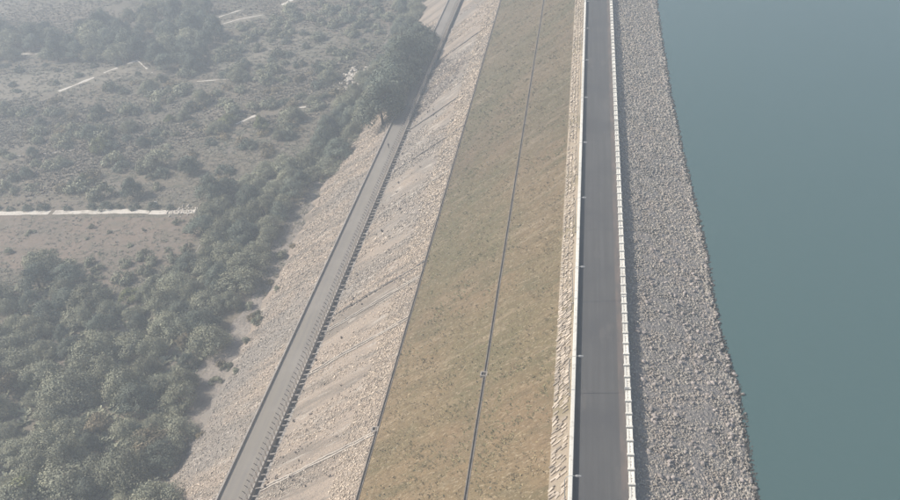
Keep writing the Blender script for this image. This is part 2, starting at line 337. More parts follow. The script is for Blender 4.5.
MT['dirt'] = earth('washed_dirt', (0.30, 0.255, 0.215), [(0.15, (1, 1, 1), 0.45, 0.6, (0.21, 0.18, 0.15), 0.85), (0.5, (0.3, 1.3, 1), 0.52, 0.64, (0.37, 0.32, 0.27), 0.7), (1.5, (1, 1, 1), 0.52, 0.66, (0.17, 0.15, 0.12), 0.7)], 0.95, (1.5, 0.9, 0.4))
_yy = np.arange(60.0, 420.0, 3.0); _xi = x_foot(_yy) + 2.0; _xo = x_foot(_yy) - 2.0 - 9.0 * vnoise(_yy * 0.11, _yy * 0 + 2, 77) * vnoise(_yy * 0.31, _yy * 0 + 8, 78)
sheet_poly('dirt_bank', [(a, c) for a, c in zip(_xi, _yy)] + [(a, c) for a, c in zip(_xo[::-1], _yy[::-1])], GZ + 0.03, MT['dirt'], 0.6, 21)
# fields and paths of the plain
def gp(pts): return [at(*p) for p in pts]
sheet_poly('field', gp([(-60, 217), (90, 216), (196, 215), (203, 235), (175, 262), (130, 278), (90, 292), (60, 270), (-60, 268)]), GZ + 0.02, MT['field'], 2.0, 1)
sheet_poly('field', gp([(-40, 78), (60, 70), (125, 66), (152, 73), (100, 84), (55, 93), (0, 103), (-40, 106)]), GZ + 0.02, MT['tanfield'], 4.0, 2)
sheet_poly('field', gp([(210, 50), (250, 36), (305, 26), (338, 38), (310, 60), (265, 68), (220, 70)]), GZ + 0.02, MT['tanfield'], 5.0, 3)
sheet_poly('field', gp([(206, 24), (240, 14), (268, 11), (266, 20), (235, 28), (210, 31)]), GZ + 0.025, MT['tanfield'], 2.5, 9)
sheet_poly('field', gp([(-40, 2), (60, 0), (120, -6), (110, 8), (40, 14), (-40, 20)]), GZ + 0.02, MT['tanfield'], 4.0, 12)
def path(pts, w, seed, mat='path', gap=0.0, z=GZ + 0.05):
    """dirt path of uneven width through photo points"""
    P = gp(pts); L_, R_ = [], []
    for i in range(len(P) - 1):
        a, c = P[i][:2], P[i + 1][:2]; k = max(2, int(np.linalg.norm(c - a) / 1.2)); d = (c - a) / np.linalg.norm(c - a); nn = np.array([-d[1], d[0]])
        for j in range(k + (1 if i == len(P) - 2 else 0)):
            p = a + (c - a) * j / k; q = p / 5.0
            ww = w * (0.30 + 0.7 * float(fbm(q[0] * 1.6, q[1] * 1.6, seed))) * 0.5 * (1.0 if w > 3.2 else min(1.3, max(0.05, 3.2 * float(fbm(q[0] * 1.1 + 9, q[1] * 1.1, seed + 3)) - 0.7)))
            p = p + nn * w * 0.5 * (float(fbm(q[0] * 0.6, q[1] * 0.6, seed + 5)) - 0.5)
            L_.append(p + nn * ww); R_.append(p - nn * ww)
    V = [(*p, z) for p in L_] + [(*p, z) for p in R_]; n = len(L_)
    F = [[i + n, i + 1 + n, i + 1, i] for i in range(n - 1) if gap == 0 or vnoise(i * 0.23, 0.5, seed + 9) > gap]
    me = np_mesh('path', V, F, MT[mat])
    if len(me.polygons) and me.polygons[0].normal.z < 0: me.flip_normals()
    return tag(link('path', me), kind='structure')
path([(-40, 213.5), (50, 212.5)], 3.6, 1)
path([(54, 212.3), (100, 211.5), (150, 211.3)], 3.6, 2, z=GZ + 0.05)
path([(150, 212.3), (172, 212.5), (196, 211)], 3.4, 3, z=GZ + 0.06)
path([(30, 200), (90, 201.5), (150, 203), (188, 204)], 0.8, 4, gap=0.35, mat='tanfield')
path([(196, 252), (204, 240), (212, 231), (216, 226)], 1.2, 5, gap=0.2)
path([(40, 99), (72, 86), (104, 73), (136, 61)], 2.4, 6, gap=0.45)
path([(136, 60), (152, 73)], 1.6, 7, gap=0.3)
path([(236, 124), (262, 113), (306, 107)], 1.6, 8, gap=0.4)
path([(0, 158), (40, 154), (75, 150)], 1.0, 10, gap=0.4)
path([(208, 21), (244, 9)], 1.8, 11); path([(212, 27), (240, 19), (263, 15)], 1.2, 13, gap=0.2)
path([(282, 5), (300, -4)], 3.0, 14)
path([(20, 54), (46, 53.5)], 1.5, 15, gap=0.15); path([(-5, 42), (20, 41)], 1.8, 16, gap=0.2); path([(52, 63.5), (80, 61.5)], 1.3, 17, gap=0.3)
path([(140, 43), (162, 40)], 1.5, 18, gap=0.3); path([(160, 29), (176, 26)], 1.6, 19, gap=0.3)
path([(-10, 112), (14, 108)], 1.5, 20, gap=0.3); path([(188, 82), (230, 79)], 1.3, 21, gap=0.55)

# ------------------------------------------------------------------ stones (real geometry)
def ico():
    bm = bmesh.new(); bmesh.ops.create_icosphere(bm, subdivisions=1, radius=1.0)
    V = np.array([v.co[:] for v in bm.verts]); F = np.array([[v.index for v in f.verts] for f in bm.faces]); bm.free(); return V, F
IV, IF = ico()
CUBE_V = np.array([(x, y, z) for x in (-1, 1) for y in (-1, 1) for z in (-1, 1)], float) * 0.75
CUBE_F = np.array([(0, 1, 3, 2), (4, 6, 7, 5), (0, 4, 5, 1), (2, 3, 7, 6), (0, 2, 6, 4), (1, 5, 7, 3)])
def rand_rot(n, flat=1.0):
    a = rng.uniform(0, 2 * np.pi, n); tx = rng.normal(0, 0.45 * flat, n); ty = rng.normal(0, 0.45 * flat, n)
    ca, sa, cx, sx, cy, sy_ = np.cos(a), np.sin(a), np.cos(tx), np.sin(tx), np.cos(ty), np.sin(ty)
    z = np.zeros(n); o = np.ones(n)
    Rz = np.stack([np.stack([ca, -sa, z], -1), np.stack([sa, ca, z], -1), np.stack([z, z, o], -1)], -2)
    Rx = np.stack([np.stack([o, z, z], -1), np.stack([z, cx, -sx], -1), np.stack([z, sx, cx], -1)], -2)
    Ry = np.stack([np.stack([cy, z, sy_], -1), np.stack([z, o, z], -1), np.stack([-sy_, z, cy], -1)], -2)
    return Rx @ Ry @ Rz
def stones(name, P, size, mat, parent, flat=0.6, tilt=None, base='cube'):
    """one mesh of many deformed stones at P with half-size `size`"""
    BV, BF = (CUBE_V, CUBE_F) if base == 'cube' else (IV, IF)
    n = len(P); k = len(BV)
    sc = size[:, None] * np.stack([rng.uniform(0.75, 1.3, n), rng.uniform(0.6, 1.0, n), rng.uniform(0.45, 0.8, n)], -1)
    v = BV[None] * (1 + rng.uniform(-0.28, 0.28, (n, k, 1))) * sc[:, None]
    R = rand_rot(n, flat)
    if tilt is not None: R = tilt[None] @ R
    v = np.einsum('nij,nkj->nki', R, v) + P[:, None]
    F = (BF[None] + (np.arange(n) * k)[:, None, None]).reshape(-1, BF.shape[1])
    tint = np.repeat(rng.uniform(0, 1, n), k)
    o = link(name, np_mesh(name, v.reshape(-1, 3), F, mat, False, tint), parent); o['kind'] = 'stuff'; return o
def stone_variants(n, mat, base='ico', sub=1):
    out = []
    for i in range(n):
        v = IV * (1 + rng.uniform(-0.22, 0.22, (len(IV), 1))) * np.array([rng.uniform(0.85, 1.2), rng.uniform(0.65, 0.95), rng.uniform(0.5, 0.75)])
        out.append(np_mesh('stone', v, IF[:], mat))
    return out
def tilt_y(s):                              # tilt of a face rising to +x by slope s
    a = math.atan(s); return np.array([[math.cos(a), 0, -math.sin(a)], [0, 1, 0], [math.sin(a), 0, math.cos(a)]])
def ysample(n, y0=52, y1=330):              # denser close by, as far as the stones can be told apart
    u = rng.uniform(0, 1, n); return y0 + (y1 - y0) * (0.45 * u + 0.55 * u ** 2)
# upstream riprap
n = 62000; y = ysample(n); x = 4.8 + (x_shore(y) + 1.6 - 4.8) * rng.uniform(0, 1, n)
s = 0.075 + 0.145 * rng.uniform(0, 1, n) ** 1.6; s = s * (1 + 0.35 * (fbm(x * 0.3, y * 0.3, 5) - 0.5)) * np.where(x > x_shore(y) - 1.3, 1.35, 1.0)
P = np.stack([x, y, up_z(x, y) + s * 0.2 + 0.12 * (fbm(x, y, 51) - 0.5)], -1)
stones('stone', P, s * np.clip(y / 120, 0.95, 1.6), MT['grey_stone'], riprap, 0.5, tilt_y(-0.4), 'ico')
BS = stone_variants(8, MT['boulder'])
for i in range(300):                        # the largest boulders, one by one, close by
    yy = 62 + 70 * rng.uniform() ** 1.3; u = rng.uniform() ** 0.75; xx = 5.4 + (float(x_shore(yy)) + 0.4 - 5.4) * u
    o = link('stone', BS[i % 8], riprap); r = rng.uniform(0.3, 0.46); o.location = (xx, yy, float(up_z(xx, yy)) + r * 0.35)
    o.scale = (r, r, r); o.rotation_euler = (rng.uniform(-0.4, 0.4), 0.46 + rng.uniform(-0.3, 0.3), rng.uniform(0, 6.28))
# middle stone slope
n = 42000; y = ysample(n, 80, 345); u = rng.uniform(0, 1, n); x = xb_t(y) + 0.3 + (xl_l(y) - xb_t(y) - 0.5) * u
keep = (fbm(x * 0.06, y * 0.22, 61) + 0.15 * (u > 0.72) + rng.uniform(-0.10, 0.10, n)) > 0.52
x, y, u = x[keep], y[keep], u[keep]; s = (0.06 + 0.16 * rng.uniform(0, 1, len(x)) ** 2) * np.clip(y / 140, 1, 1.4)
stones('stone', np.stack([x, y, slope_z(x, y) + s * 0.3], -1), s, MT['pale_stone'], stone_slope, 0.6, tilt_y(1 / MS))
n = 9000; y = ysample(n, 80, 345); u = 0.74 + 0.25 * rng.uniform(0, 1, n); x = xb_t(y) + (xl_l(y) - xb_t(y)) * u
s = rng.uniform(0.08, 0.2, n) * np.clip(y / 140, 1, 1.5)
stones('stone', np.stack([x, y, slope_z(x, y) + s * 0.35], -1), s, MT['cream_stone'], stone_slope, 0.6, tilt_y(1 / MS))
# lower stone slope
n = 24000; y = ysample(n, 80, 345); u = 0.15 + 0.84 * rng.uniform(0, 1, n); x = x_foot(y) + (xk_l(y) - x_foot(y)) * u
s = (0.06 + 0.16 * rng.uniform(0, 1, n) ** 2) * np.clip(y / 140, 1, 1.4)
stones('stone', np.stack([x, y, lower_z(x, y) + s * 0.3], -1), s, MT['pale_stone'], lower_slope, 0.6, tilt_y(1 / MS))
# pitching along the crest: slabs in oblique rows
SV = []
for i in range(6):
    v = CUBE_V / 0.75 * (1 + rng.uniform(-0.25, 0.25, (8, 1))) * np.array([0.40, 0.125, 0.11]); SV.append(np_mesh('slab', v, CUBE_F, MT['slab']))
far = []
k = 0
for yy in np.arange(62, 345, 0.34):
    dens = 0.88 if vnoise(yy * 0.09, 0.3, 71) > 0.40 else 0.45
    for xx in np.arange(float(x_strip(yy)) + 0.4, -3.6, 0.66):
        if rng.uniform() > dens: continue
        px, py = xx + rng.uniform(-0.15, 0.15), yy + (xx + 5) * 0.5 + rng.uniform(-0.15, 0.15); pz = float(face_z(px)) + 0.07
        if k < 300:
            o = link('slab', SV[k % 6], pitch_strip); o.location = (px, py, pz); o.rotation_euler = (rng.uniform(-.12, .12), -math.atan(1 / MS) + rng.uniform(-.12, .12), rng.uniform(0.25, 0.75))
            o.scale = (rng.uniform(0.8, 1.15), rng.uniform(0.7, 1.05), rng.uniform(0.8, 1.3)); k += 1
        else: far.append((px, py, pz))
far = np.array(far); stones('slab', far, rng.uniform(0.16, 0.32, len(far)), MT['slab_t'], pitch_strip, 0.35, tilt_y(1 / MS))

# ------------------------------------------------------------------ dry grass tufts (stuff)
def tufts(name, P, size, mat, label_kind='stuff', blades=4, spread=0.9, up=1.0, parent=None):
    n = len(P); B = n * blades
    base = np.repeat(P, blades, 0); s = np.repeat(size, blades)
    a = rng.uniform(0, 2 * np.pi, B); d = np.stack([np.cos(a), np.sin(a), np.zeros(B)], -1); q = np.stack([-np.sin(a), np.cos(a), np.zeros(B)], -1)
    base = base + d * (s * 0.35 * rng.uniform(0, 1, B))[:, None]
    tip = base + d * (s * spread * rng.uniform(0.3, 1, B))[:, None] + np.array([0, 0, 1.0]) * (s * up * rng.uniform(0.5, 1.1, B))[:, None]
    w_ = (s * rng.uniform(0.25, 0.5, B))[:, None]
    V = np.stack([base - q * w_, base + q * w_, tip + q * w_ * 0.5, tip - q * w_ * 0.5], 1).reshape(-1, 3)
    F = np.arange(B * 4).reshape(-1, 4); tint = np.repeat(np.repeat(rng.uniform(0, 1, n), blades), 4)
    o = link(name, np_mesh(name, V, F, mat, False, tint), parent); o['kind'] = 'stuff'; return o
n = 26000; y = ysample(n, 56, 320); x = x_low(y) + 0.6 + (x_strip(y) - 0.3 - x_low(y) - 0.6) * rng.uniform(0, 1, n)
keep = (np.abs(x - x_mid(y)) > 0.6) & (fbm(x * 0.25, y * 0.5, 81) + rng.uniform(-.25, .25, n) > 0.42); x, y = x[keep], y[keep]
s = (0.10 + 0.26 * rng.uniform(0, 1, len(x)) ** 2) * np.clip(y / 160, 1, 1.3)
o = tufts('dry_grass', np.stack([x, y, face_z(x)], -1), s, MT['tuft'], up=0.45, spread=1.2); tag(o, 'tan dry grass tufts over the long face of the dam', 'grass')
# darker weeds on the grass and along its drains
n = 200; y = ysample(n, 58, 300); x = x_low(y) + 1 + (x_strip(y) - x_low(y) - 1.2) * rng.uniform(0, 1, n)
o = tufts('weeds', np.stack([x, y, face_z(x)], -1), rng.uniform(0.1, 0.24, n), MT['leaf_dark'], blades=6, up=0.7); tag(o, 'dark green weeds dotted over the tan grass face', 'weeds')
n = 110; y = ysample(n, 85, 260); x = xb_t(y) + 0.4 + (xl_l(y) - xb_t(y) - 0.8) * rng.uniform(0, 1, n) ** 2
o = tufts('weeds', np.stack([x, y, slope_z(x, y)], -1), rng.uniform(0.2, 0.5, n), MT['brush'], blades=6); tag(o, 'dry weeds among the pale stones above the service road', 'weeds')

# ------------------------------------------------------------------ crest parapets
PANEL = 2.37
prof = [(XPR0, 0.0), (XPR0, 0.84), (4.04, 0.84), (4.06, 0.80), (4.26, 0.80), (4.28, 0.84), (XPR1, 0.84), (XPR1, -0.42), (XPR0 + 0.02, -0.42)]
mb = MB(); mb.loft([[(px, py, pz) for px, pz in prof] for py in (0.15, PANEL - 0.36)])
panel_me = mb.mesh('panel', MT['white'])
mb = MB(); mb.box((4.075, 0.5, 0.802), (4.20, 0.85, 0.806)); mb.box((4.10, 1.05, 0.802), (4.24, 1.32, 0.806)); mb.box((4.07, 1.52, 0.802), (4.19, 1.86, 0.806))
stain_me = mb.mesh('weathered_patch', MT['white_stain'])
mb = MB(); mb.loft([[(3.75, a, z) for a in (0,)] for z in (0,)] if False else [[(3.76, -0.15, -0.42), (4.57, -0.15, -0.42), (4.57, 0.15, -0.42), (3.76, 0.15, -0.42)],
    [(3.72, -0.15, 0.92), (4.60, -0.15, 0.92), (4.60, 0.15, 0.92), (3.72, 0.15, 0.92)], [(3.77, -0.11, 0.97), (4.55, -0.11, 0.97), (4.55, 0.11, 0.97), (3.77, 0.11, 0.97)]])
post_me = mb.mesh('post', MT['white'])
par = empty('parapet_wall', (0, 60.5, 0)); tag(par, 'whitewashed parapet of short panels and posts on the water side of the road', 'parapet')
npan = 135
mb = MB(); mb.box((XPR0 + 0.05, PANEL - 0.362, -0.41), (XPR1 - 0.02, PANEL - 0.148, 0.66)); shade_filler_me = mb.mesh('shade_filler', MT['concrete_dark'])  # dark filler added to stop light through the gaps and paint notch shade
ytop = 60.5 - 60.5
for i in range(-8, npan):
    o = link('panel', panel_me, par); o.location = (0, i * PANEL, 0)
    if 0 <= i < 60:
        q = link('weathered_patch', stain_me, o); q.scale = (1, rng.uniform(0.75, 1.15), 1); q.location = (rng.uniform(-.02, .02), rng.uniform(-0.15, 0.1), 0)
    q = link('shade_filler', shade_filler_me, o)
    o = link('post', post_me, par); o.location = (0, i * PANEL, 0)
mb = MB(); yend = npan * PANEL
mb.box((XPR0, yend - 0.1, -0.42), (XPR1, 900 - 60.5, 0.80))
for i in range(npan, 350, 1): mb.box((3.77, i * PANEL - 0.15, -0.41), (4.56, i * PANEL + 0.15, 0.85))
o = mb.build('panel', MT['white'], par); o['kind'] = 'stuff'
mb = MB(); mb.box((XPR0 + 0.02, -120, -0.42), (XPR1 - 0.02, -8 * PANEL - 0.16, 0.79)); o = mb.build('panel', MT['white'], par); o['kind'] = 'stuff'
lw = empty('low_wall', (0, 60, 0)); tag(lw, 'plain white low wall along the grass side of the road', 'wall')
body_prof = [(XPL0 + 0.04, -0.42), (XPL0 + 0.04, 0.58), (XPL1 - 0.03, 0.58), (XPL1 - 0.03, -0.02), (XPL1 - 0.03, -0.42)]
SEG = 12.0
mb = MB(); mb.loft([[(px, py, pz) for px, pz in body_prof] for py in (0.0, SEG - 0.03)]); bme = mb.mesh('wall_section', MT['white'])
cp = [(XPL0, 0.582), (XPL0, 0.66), (XPL0 + 0.06, 0.70), (XPL1 - 0.06, 0.70), (XPL1, 0.66), (XPL1, 0.582)]
mb = MB(); mb.loft([[(px, py, pz) for px, pz in cp] for py in (0.0, SEG - 0.02)]); cme = mb.mesh('coping', MT['white'])
for i in range(-10, 70):
    o = link('wall_section', bme, lw); o.location = (0, i * SEG, 0)
    q = link('coping', cme, o)

# ------------------------------------------------------------------ street lamps
mb = MB(); hgt = 6.5
pts = [(0, 0, -0.35), (0, 0, 2.0), (0, 0, hgt - 1.0), (0.07, 0, hgt - 0.55), (0.25, 0, hgt - 0.2), (0.55, 0, hgt - 0.02), (0.95, 0, hgt + 0.03), (1.25, 0, hgt + 0.03)]
mb.tube(pts, [0.055, 0.05, 0.042, 0.04, 0.038, 0.036, 0.035, 0.035], 8); lamp_pole = mb.mesh('pole', MT['steel'], True)
mb = MB(); mb.loft([[(1.2, -0.07, hgt), (1.2, 0.07, hgt), (1.2, 0.06, hgt + 0.09), (1.2, -0.06, hgt + 0.09)], [(1.45, -0.14, hgt - 0.02), (1.45, 0.14, hgt - 0.02), (1.45, 0.1, hgt + 0.14), (1.45, -0.1, hgt + 0.14)],
    [(1.85, -0.1, hgt), (1.85, 0.1, hgt), (1.85, 0.06, hgt + 0.08), (1.85, -0.06, hgt + 0.08)]]); lamp_head = mb.mesh('lamp_head', MT['steel'])
mb = MB(); mb.box((1.3, -0.09, hgt - 0.06), (1.75, 0.09, hgt - 0.025)); lamp_lens = mb.mesh('lens', MT['lens'])
mb = MB(); mb.box((-0.16, -0.16, -0.6), (0.16, 0.16, -0.1)); lamp_base = mb.mesh('base', MT['concrete'])
LW = ['first', 'second', 'third', 'fourth', 'fifth', 'sixth', 'seventh', 'eighth', 'ninth', 'tenth', 'eleventh', 'twelfth', 'thirteenth']
for i in range(12):
    r = empty('street_lamp', (-3.47, 70.4 + 20.55 * i, 0))
    tag(r, 'curved grey street lamp behind the low white wall, %s counting up from the bottom edge' % LW[i], 'street lamp', 'street lamps along the low white wall')
    link('pole', lamp_pole, r); h = link('lamp_head', lamp_head, r); link('lens', lamp_lens, h); link('base', lamp_base, r)

# ------------------------------------------------------------------ drains on the face
def channel(name, xf, label, w=0.5, lip=0.10):
    r = empty(name, (0, 0, 0)); tag(r, label, 'drain')
    ys = np.concatenate([np.arange(-60, 330, 6.0), np.arange(330, 901, 30.0)])
    for side, nm in ((-1, 'curb'), (1, 'curb')):
        mb = MB(); rings = []
        for yy in ys:
            xc = float(xf(np.array(yy))) + side * (w / 2 - 0.05); z = float(face_z(xc)); j = 0.02 * (rng.uniform() - .5)
            rings.append([(xc - 0.06, yy, z - 0.3), (xc + 0.06, yy, z - 0.3), (xc + 0.06 + j, yy, z + lip), (xc - 0.06 + j, yy, z + lip)])
        mb.loft(rings); mb.build(nm, MT['drain_curb'], r)
    mb = MB(); rings = []
    for yy in ys:
        xc = float(xf(np.array(yy))); h = w / 2 - 0.112
        rings.append([(xc - h, yy, face_z(xc - h) - 0.4), (xc + h, yy, face_z(xc + h) - 0.4), (xc + h, yy, face_z(xc) - 0.22), (xc - h, yy, face_z(xc) - 0.22)])
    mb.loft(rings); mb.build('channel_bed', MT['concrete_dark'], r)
    return r
channel('drain_channel', x_mid, 'thin concrete drain running lengthwise through the middle of the grass', 0.52, 0.09)
channel('drain_channel', x_low, 'concrete drain along the lower edge of the grass above pale stones', 0.56, 0.14)
def sump(p, label):
    r = empty('sump_box', (p[0], p[1], p[2])); tag(r, label, 'drain box')
    mb = MB()
    for a, c in (((-0.55, -0.5, -0.5), (-0.38, 0.5, 0.28)), ((0.38, -0.5, -0.5), (0.55, 0.5, 0.32)), ((-0.378, -0.5, -0.5), (0.378, -0.34, 0.3)), ((-0.378, 0.34, -0.5), (0.378, 0.5, 0.3))): mb.box(a, c)
    mb.build('box_wall', MT['concrete'], r)
    mb = MB(); mb.box((-0.376, -0.338, -0.4), (0.376, 0.338, -0.1)); mb.build('box_floor', MT['concrete_dark'], r)
    mb = MB(); mb.box((0.553, -0.12, 0.1), (1.5, 0.12, 0.30)); mb.build('inlet', MT['concrete'], r)
sump(on_face(484, 375), 'small concrete drain box on the lengthwise drain inside the grass')
sump(on_face(375, 430), 'small concrete drain box where a chute leaves the lower edge of the grass')
chutes = [(102.6, 0, 'pale chute under the drain box, nearest of the stone slope'), (133.0, 0, 'second pale chute down the stone slope from the bottom'), (146.8, 0, 'short pale chute down the stone slope just above the second'),
    (152.5, 1, 'dark open chute in the middle of the stone slope'), (192.5, 0, 'faint pale chute down the stone slope below the dry brush'), (217.0, 1, 'long dark chute down the stone slope below the brush patch'),
    (244.0, 1, 'dark chute beside the brush patch on the stone slope'), (298.0, 1, 'farthest thin dark chute on the stone slope')]
for yy, dark, lab in chutes:
    r = empty('stone_chute', (0, yy, 0)); tag(r, lab, 'chute')
    xa, xb = float(xb_t(np.array(yy))) + 0.2, float(xl_l(np.array(yy))) - 0.05
    xs = np.linspace(xa, xb, 26); wob = 0.35 * (fbm(xs * 0.2, xs * 0 + yy, 91) - 0.5)
    for sd_ in (-1, 1):
        mb = MB(); rings = []
        for xx, wb in zip(xs, wob):
            yc = sd_ * 0.36 + wb; z = float(slope_z(np.array(xx), np.array(yy + yc)))
            hh = (0.26 if not dark else 0.06 if sd_ > 0 else 0.3) + 0.05 * (rng.uniform() - .5); tw = 0.14 if not dark else 0.08
            rings.append([(xx, yc - tw, z - 0.35), (xx, yc + tw, z - 0.35), (xx, yc + tw, z + hh), (xx, yc - tw, z + hh)])
        mb.loft(rings); mb.build('curb', MT['chute' if not dark else 'concrete_dark'], r)
    mb = MB(); rings = []
    for xx, wb in zip(xs, wob):
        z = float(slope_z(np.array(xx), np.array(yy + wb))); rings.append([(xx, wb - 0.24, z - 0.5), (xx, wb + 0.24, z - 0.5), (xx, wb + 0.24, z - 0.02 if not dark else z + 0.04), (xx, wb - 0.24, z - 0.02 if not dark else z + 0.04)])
    mb.loft(rings); mb.build('channel_bed', MT['concrete_dark' if dark else 'concrete'], r)

# ------------------------------------------------------------------ service road: curb, fence on a low wall, drain with struts
kb = empty('kerb', (0, 0, 0)); tag(kb, 'long low concrete kerb on the plain side of the service road', 'kerb')
ysk = np.arange(-60, 901, 15.0)
for i in range(len(ysk) - 1):
    a, c = ysk[i], ysk[i + 1] - 0.02; mb = MB()
    mb.loft([[(float(x_berml(np.array(q))) + d, q, float(z_berm(np.array(q))) + z) for d, z in ((-0.29, -0.5), (-0.03, -0.5), (-0.03, 0.42), (-0.29, 0.42))] for q in (a, c)])
    mb.build('kerb_section', MT['concrete'], kb)
fence = empty('fence', (0, 0, 0)); tag(fence, 'fence of pale posts with bent dark arms on a low wall beside the service road', 'fence')
ysf = np.arange(-60, 901, 15.0)
for i in range(len(ysf) - 1):
    a, c = ysf[i], ysf[i + 1] - 0.015; mb = MB()
    mb.loft([[(float(x_bermr(np.array(q))) + d, q, float(z_berm(np.array(q))) + z) for d, z in ((0.0, -0.9), (0.34, -0.9), (0.34, 0.55), (0.0, 0.55))] for q in (a, c)])
    mb.build('wall_section', MT['concrete'], fence)
PST = 1.28; FY0 = 62.0
mb = MB(); mb.loft([[(-0.11, -0.11, 0.5), (0.11, -0.11, 0.5), (0.11, 0.11, 0.5), (-0.11, 0.11, 0.5)], [(-0.09, -0.09, 2.05), (0.09, -0.09, 2.05), (0.09, 0.09, 2.05), (-0.09, 0.09, 2.05)]])
fpost = mb.mesh('post', MT['post'])
mb = MB(); mb.loft([[(-0.05, -0.05, 1.98), (0.05, -0.05, 1.98), (0.05, 0.05, 1.98), (-0.05, 0.05, 1.98)], [(-0.62, -0.035, 2.62), (-0.54, -0.035, 2.66), (-0.54, 0.035, 2.66), (-0.62, 0.035, 2.62)]])
farm = mb.mesh('arm', MT['steel_dark'])
npost = 235
for i in range(npost):
    yy = FY0 + PST * i
    o = link('post', fpost, fence); o.location = (float(x_bermr(np.array(yy))) + 0.17, yy, float(z_berm(np.array(yy))) + 0.045); o.rotation_euler = (rng.normal(0, .015), rng.normal(0, .015), 0)
    q = link('arm', farm, o)
y0f, y1f = FY0, FY0 + PST * (npost - 1)
for dx, dz in ((0.17, 0.85), (0.17, 1.25), (0.17, 1.65), (-0.1, 2.35), (-0.35, 2.6)):
    mb = MB(); mb.tube([(float(x_bermr(np.array(q))) + dx, q, float(z_berm(np.array(q))) + dz) for q in np.linspace(y0f, y1f, 40)], 0.011, 4); mb.build('wire', MT['steel_dark'], fence)
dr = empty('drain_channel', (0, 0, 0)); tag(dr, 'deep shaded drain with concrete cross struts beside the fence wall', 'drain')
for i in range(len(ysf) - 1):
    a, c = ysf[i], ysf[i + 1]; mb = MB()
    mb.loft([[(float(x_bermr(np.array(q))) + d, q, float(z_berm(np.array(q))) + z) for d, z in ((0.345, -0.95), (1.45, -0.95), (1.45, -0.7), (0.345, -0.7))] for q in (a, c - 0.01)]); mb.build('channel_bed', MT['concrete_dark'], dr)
yy = 60.0
while yy < 330:                              # right lip in uneven pieces
    L_ = rng.uniform(1.0, 2.6); hgt_ = rng.uniform(0.22, 0.5); off = rng.uniform(-0.12, 0.12); mb = MB()
    mb.loft([[(float(x_bermr(np.array(q))) + d, q, float(z_berm(np.array(q))) + z) for d, z in ((1.46 + off, -0.9), (1.92, -0.9), (1.86, hgt_), (1.50 + off, hgt_))] for q in (yy, yy + L_)])
    if len(mb.v): mb.build('lip', MT['concrete'], dr)
    yy += L_ + rng.uniform(0.06, 0.3)
yy = 62.0
while yy < 300:
    mb = MB(); xr_ = float(x_bermr(np.array(yy))); zr_ = float(z_berm(np.array(yy))); t_ = rng.uniform(0.09, 0.15); s_ = rng.uniform(-0.2, 0.2)
    mb.loft([[(xr_ + 0.35, yy - t_, zr_ + 0.05), (xr_ + 0.35, yy + t_, zr_ + 0.05), (xr_ + 0.35, yy + t_, zr_ + 0.25), (xr_ + 0.35, yy - t_, zr_ + 0.25)],
             [(xr_ + 1.60, yy - t_ + s_, zr_ + 0.25), (xr_ + 1.60, yy + t_ + s_, zr_ + 0.25), (xr_ + 1.60, yy + t_ + s_, zr_ + 0.5), (xr_ + 1.60, yy - t_ + s_, zr_ + 0.5)]])
    mb.build('strut', MT['concrete'], dr); yy += rng.uniform(1.4, 2.1)

# ------------------------------------------------------------------ vegetation
def crown_mesh(name, mat, wx, h, z0, lobes, leaves, lsize, seed, dome=0.5):
    r = np.random.default_rng(seed)
    C = []; Rr = []
    for i in range(lobes):
        a = r.uniform(0, 2 * np.pi); q = math.sqrt(r.uniform(0, 1)); rad = r.uniform(0.09, 0.25) * wx; q = q * r.uniform(0.85, 1.25)
        zz = z0 + (h - z0) * (0.25 + 0.72 * max(0.15, 1 - q ** 2) * r.uniform(0.55, 1.0)) - rad * 0.5
        C.append((math.cos(a) * q * (wx * 0.5 - rad * 0.4), math.sin(a) * q * (wx * 0.5 - rad * 0.4), max(zz, z0 + rad * 0.3))); Rr.append(rad)
    C = np.array(C); Rr = np.array(Rr)
    pick = r.choice(lobes, leaves, p=Rr ** 2 / (Rr ** 2).sum())
    d = r.normal(0, 1, (leaves, 3)); d[:, 2] = d[:, 2] * 0.9 + 0.35; d /= np.linalg.norm(d, axis=1)[:, None]
    P = C[pick] + d * (Rr[pick] * (0.35 + 0.98 * r.uniform(0, 1, leaves) ** 0.8))[:, None] * np.array([1, 1, 0.8])
    nrm = d + r.normal(0, 0.28, (leaves, 3)); nrm /= np.linalg.norm(nrm, axis=1)[:, None]
    u = np.cross(nrm, r.normal(0, 1, (leaves, 3))); u /= np.linalg.norm(u, axis=1)[:, None]; v = np.cross(nrm, u)
    s = (lsize * r.uniform(0.5, 1.2, leaves))[:, None]
    V = np.stack([P - u * s, P - v * s * 0.6, P + u * s, P + v * s * 0.6], 1).reshape(-1, 3)
    V[:, 2] = np.maximum(V[:, 2], 0.05)
    tint = np.repeat(np.clip(0.5 * r.uniform(0, 1, lobes)[pick] + 0.5 * r.uniform(0, 1, leaves), 0, 1), 4)
    return np_mesh(name, V, np.arange(leaves * 4).reshape(-1, 4), mat, False, tint)
